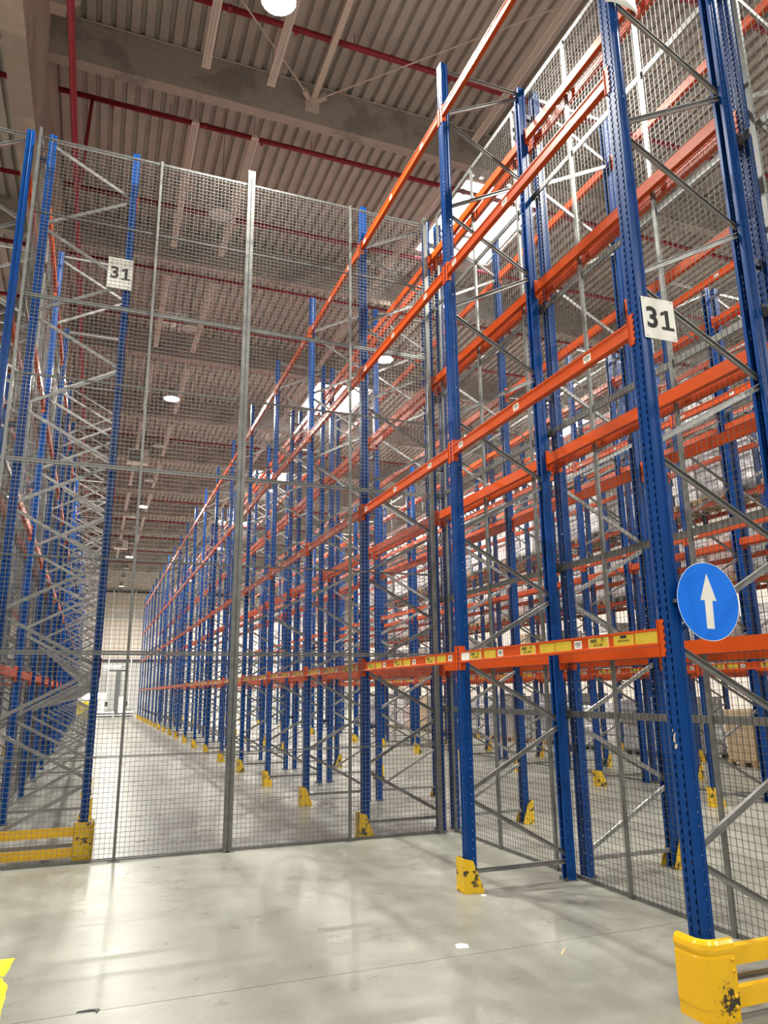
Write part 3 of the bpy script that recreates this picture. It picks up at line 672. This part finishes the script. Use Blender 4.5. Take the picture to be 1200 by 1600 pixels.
arr = MB(); n = len(ap)
arr.add([(p[0], y, p[1]) for y in (-0.0027, -0.0016) for p in ap], [tuple(range(n)), tuple(reversed(range(n, 2 * n)))] + [(i, (i + 1) % n, (i + 1) % n + n, i + n) for i in range(n)])
put('arrow', arr.mesh('arrow', 'white'), t)
put('fixing_strap', MB().box(-0.25, -0.15, 0.002, 0.024, -0.02, 0.0).mesh('fixing_strap', 'zinc'), t)

# ------------------------------------------------------------------ floor marks and scraps
def sliver(name, pts, m, z, label, cat):
    b = MB(); n = len(pts); cx = sum(p[0] for p in pts) / n; cy = sum(p[1] for p in pts) / n
    b.add([(p[0] - cx, p[1] - cy, zz) for zz in (0.0, z) for p in pts], [tuple(range(n)), tuple(range(n, 2 * n))] + [(i, (i + 1) % n, (i + 1) % n + n, i + n) for i in range(n)])
    return tag(put(name, b.mesh(name, m), None, (cx, cy, 0)), label, cat)
def ragged(pts, amp=0.006, n=6):
    out = []
    for (a, b) in zip(pts, pts[1:] + pts[:1]):
        for i in range(n): f = i / n; out.append((a[0] + (b[0] - a[0]) * f + random.uniform(-amp, amp), a[1] + (b[1] - a[1]) * f + random.uniform(-amp, amp)))
    return out
XP = -0.53
for pts, lb in (([(XP, 6.02), (-0.345, 6.0), (-0.375, 5.66), (XP, 5.72)], 'flaked yellow floor paint patch, farthest of the three by the picture edge'),
                ([(XP, 5.69), (-0.385, 5.63), (-0.345, 5.48), (-0.335, 5.2), (XP, 5.2)], 'flaked yellow floor paint patch, middle one of the three'),
                ([(XP, 5.18), (-0.34, 5.19), (-0.335, 4.93), (XP, 4.93)], 'flaked yellow floor paint patch, nearest one beside the floor joint')):
    sliver('floor_paint_patch', ragged(pts), 'floor_paint', 0.0012, lb, 'marking')['group'] = 'yellow floor paint patches'
sliver('paper_scrap', [(2.44, 5.02), (2.52, 5.0), (2.545, 5.07), (2.5, 5.11), (2.46, 5.09)], 'white', 0.003, 'small torn white paper scrap lying on the open floor', 'scrap')
sliver('wood_splinter', [(3.02, 4.66), (3.1, 4.74), (3.11, 4.73), (3.03, 4.65)], 'carton', 0.003, 'thin pale splinter lying on the floor near the yellow barrier', 'scrap')
sliver('paper_flake', [(3.22, 6.13), (3.26, 6.11), (3.275, 6.14), (3.245, 6.17)], 'white', 0.003, 'tiny pale flake on the floor beside a yellow upright guard', 'scrap')
sliver('rubber_scrap', [(0.05, 4.9), (0.12, 4.915), (0.17, 4.9), (0.155, 4.85), (0.145, 4.89), (0.1, 4.9)], 'dark', 0.006, 'curled black rubber scrap lying on the floor joint', 'scrap')

# ------------------------------------------------------------------ goods in the loaded row
def pallet_mesh(m):
    b = MB(); W, D = 0.8, 1.15
    for i in range(5): y = -W / 2 + 0.06 + i * (W - 0.12) / 4; b.box(-D / 2, D / 2, y - 0.06, y + 0.06, 0.118, 0.14)
    for x in (-D / 2 + 0.06, 0, D / 2 - 0.06):
        b.box(x - 0.06, x + 0.06, -W / 2, W / 2, 0.1, 0.118)
        for y in (-W / 2 + 0.06, 0, W / 2 - 0.06): b.box(x - 0.06, x + 0.06, y - 0.06, y + 0.06, 0.02, 0.1)
    for y in (-W / 2 + 0.06, 0, W / 2 - 0.06): b.box(-D / 2, D / 2, y - 0.05, y + 0.05, 0, 0.02)
    return b.mesh('pallet', m)
PAL = [pallet_mesh('wood'), pallet_mesh('plastic_grey')]
def wrapped(seed, h, m):
    """A bulging stack in stretch film: rows of boxes show through as ridges."""
    rnd = random.Random(seed); b = MB(); W, D = 0.78, 1.1; rows = max(3, round(h / 0.3)); ring_pts = []
    for s_, n_ in (((-1, -1, 1, -1), 4), ((1, -1, 1, 1), 6), ((1, 1, -1, 1), 4), ((-1, 1, -1, -1), 6)):
        for i in range(n_): f = i / n_; ring_pts.append((s_[0] + (s_[2] - s_[0]) * f, s_[1] + (s_[3] - s_[1]) * f))
    n = len(ring_pts); z = 0.14; rings = []
    for r in range(rows):
        dx, dy = rnd.uniform(-0.015, 0.015), rnd.uniform(-0.015, 0.015); k = rnd.uniform(0.95, 1.0)
        for f, s_ in ((0.0, 0.97), (0.12, 1.0), (0.88, 1.0), (0.99, 0.97)):
            rings.append([(dx + q[1] * D / 2 * k * s_ + rnd.uniform(-0.008, 0.008), dy + q[0] * W / 2 * k * s_ + rnd.uniform(-0.008, 0.008), z + (r + f) * h / rows) for q in ring_pts])
    for r in rings: b.v += r
    for j in range(len(rings) - 1):
        for i in range(n): b.f.append((j * n + i, j * n + (i + 1) % n, (j + 1) * n + (i + 1) % n, (j + 1) * n + i))
    b.f.append(tuple(range(n))); b.f.append(tuple(range((len(rings) - 1) * n, len(rings) * n)))
    return b.mesh('wrapped_load', m)
LOADS = [wrapped(1, 1.35, 'film'), wrapped(2, 1.1, 'film'), wrapped(3, 1.45, 'film_grey'), wrapped(4, 0.95, 'film_pink'), wrapped(5, 1.3, 'film_grey'), wrapped(6, 1.2, 'film')]
LW = ['tall white', 'medium white', 'tall grey', 'low pinkish', 'tall dark grey', 'plain white']
CART = [MB().box(-0.178, 0.178, -0.192, 0.192, 0, 0.268).mesh('carton', 'carton'), MB().box(-0.178, 0.178, -0.192, 0.192, 0, 0.268).mesh('carton', 'carton_grey')]
random.seed(77); F = [r for r in ROWS if r['n'] == 'F'][0]; carton_left = 22; SH = ['floor'] + ['%s beam level' % l for l in LEVW]
for bi, k in enumerate(list(F['k'])[:-1]):
    for li in range(5):
        z = 0.0 if li == 0 else LEV[li - 1] + 0.001
        for p in range(3):
            if random.random() > (0.93 if li < 4 else 0.6): continue
            y = Y0 + PITCH * (k + 0.5) + (p - 1) * 0.86 + random.uniform(-0.015, 0.015)
            pw = ('near', 'middle', 'far')[p]
            t = put('loaded_pallet', None, None, (F['x'] + DEPTH / 2 - 0.06 + random.uniform(-0.03, 0.03), y, z))
            put('pallet', random.choice(PAL), t)
            if carton_left and li < 2 and random.random() < 0.55:
                carton_left -= 1; cm = random.choice(CART); nh = random.choice((4, 5)); lw = 'stacked %s carton' % ('tan' if cm is CART[0] else 'grey')
                for a in range(3):
                    for b_ in range(2):
                        for c_ in range(nh):
                            put('carton', cm, t, ((a - 1) * 0.366 + random.uniform(-0.004, 0.004), (b_ - 0.5) * 0.394, 0.1405 + c_ * 0.27))
            else:
                q = random.randrange(6); put('wrapped_load', LOADS[q], t); lw = LW[q] + ' film-wrapped'
            where = 'on the floor' if li == 0 else 'at the %s' % SH[li]
            tag(t, '%s pallet %s, %s place, %s loaded-row bay' % (lw, where, pw, ORD[bi]), 'pallet', 'pallets in the loaded rack row')

# ------------------------------------------------------------------ things at the far end of the aisle
t = put('dock_barrier', None, None, (0, 60.5, 0)); tag(t, 'low dark blue double-rail barrier across the far end of the aisle', 'barrier')
for z in (0.06, 0.26): put('rail', MB().box(0.15, 3.1, -0.04, 0.04, z, z + 0.09).mesh('rail', 'navy'), t)
for x in (0.3, 1.6, 3.0): put('post', MB().box(x - 0.05, x + 0.05, -0.05, 0.05, 0, 0.4).mesh('post', 'white'), t)
def machine(x, y, w_, h_, label):
    t = put('wrapping_machine', None, None, (x, y, 0)); tag(t, label, 'machine')
    put('base', MB().box(-w_ / 2, w_ / 2, -0.5, 0.5, 0, 0.3).mesh('base', 'white'), t); put('cabinet', MB().box(-w_ / 2, -w_ / 2 + 0.5, -0.3, 0.3, 0.3, h_).mesh('cabinet', 'white'), t)
    put('turntable', MB().tube((w_ * 0.15, 0, 0.3), (w_ * 0.15, 0, 0.36), 0.35, 16).mesh('turntable', 'dark'), t); put('carriage', MB().box(-w_ / 2 + 0.5, -w_ / 2 + 0.75, -0.15, 0.15, 0.7, 1.1).mesh('carriage', 'dark'), t)
machine(1.2, 70, 1.3, 1.7, 'white wrapping machine with cabinet at the far aisle end, opposite-row side')
machine(2.9, 72, 1.3, 1.5, 'white wrapping machine with cabinet at the far aisle end, front-row side')
t = put('crate_stack', None, None, (-0.6, 62, 0)); tag(t, 'stack of bright yellow plastic crates at the far end of the opposite rack row', 'crates')
for j in range(4): put('crate', MB().box(-0.4, 0.4, -0.3, 0.3, j * 0.3, j * 0.3 + 0.28).box(-0.43, 0.43, -0.33, 0.33, j * 0.3 + 0.23, j * 0.3 + 0.27).mesh('crate', 'floor_paint'), t)
t = put('wall_tube_light', None, None, (1.55, Y_END - 0.3, 4.3)); tag(t, 'lit white tube light on the far end wall above the door', 'lamp')
put('housing', MB().box(-0.85, 0.85, -0.06, 0.06, 0.03, 0.1).mesh('housing', 'white'), t); put('tube', MB().tube((-0.82, 0, 0), (0.82, 0, 0), 0.035, 8).mesh('tube', 'tubeglow'), t)
put('bracket', MB().box(-0.05, 0.05, 0.06, 0.3, 0.04, 0.09).mesh('bracket', 'dark'), t)
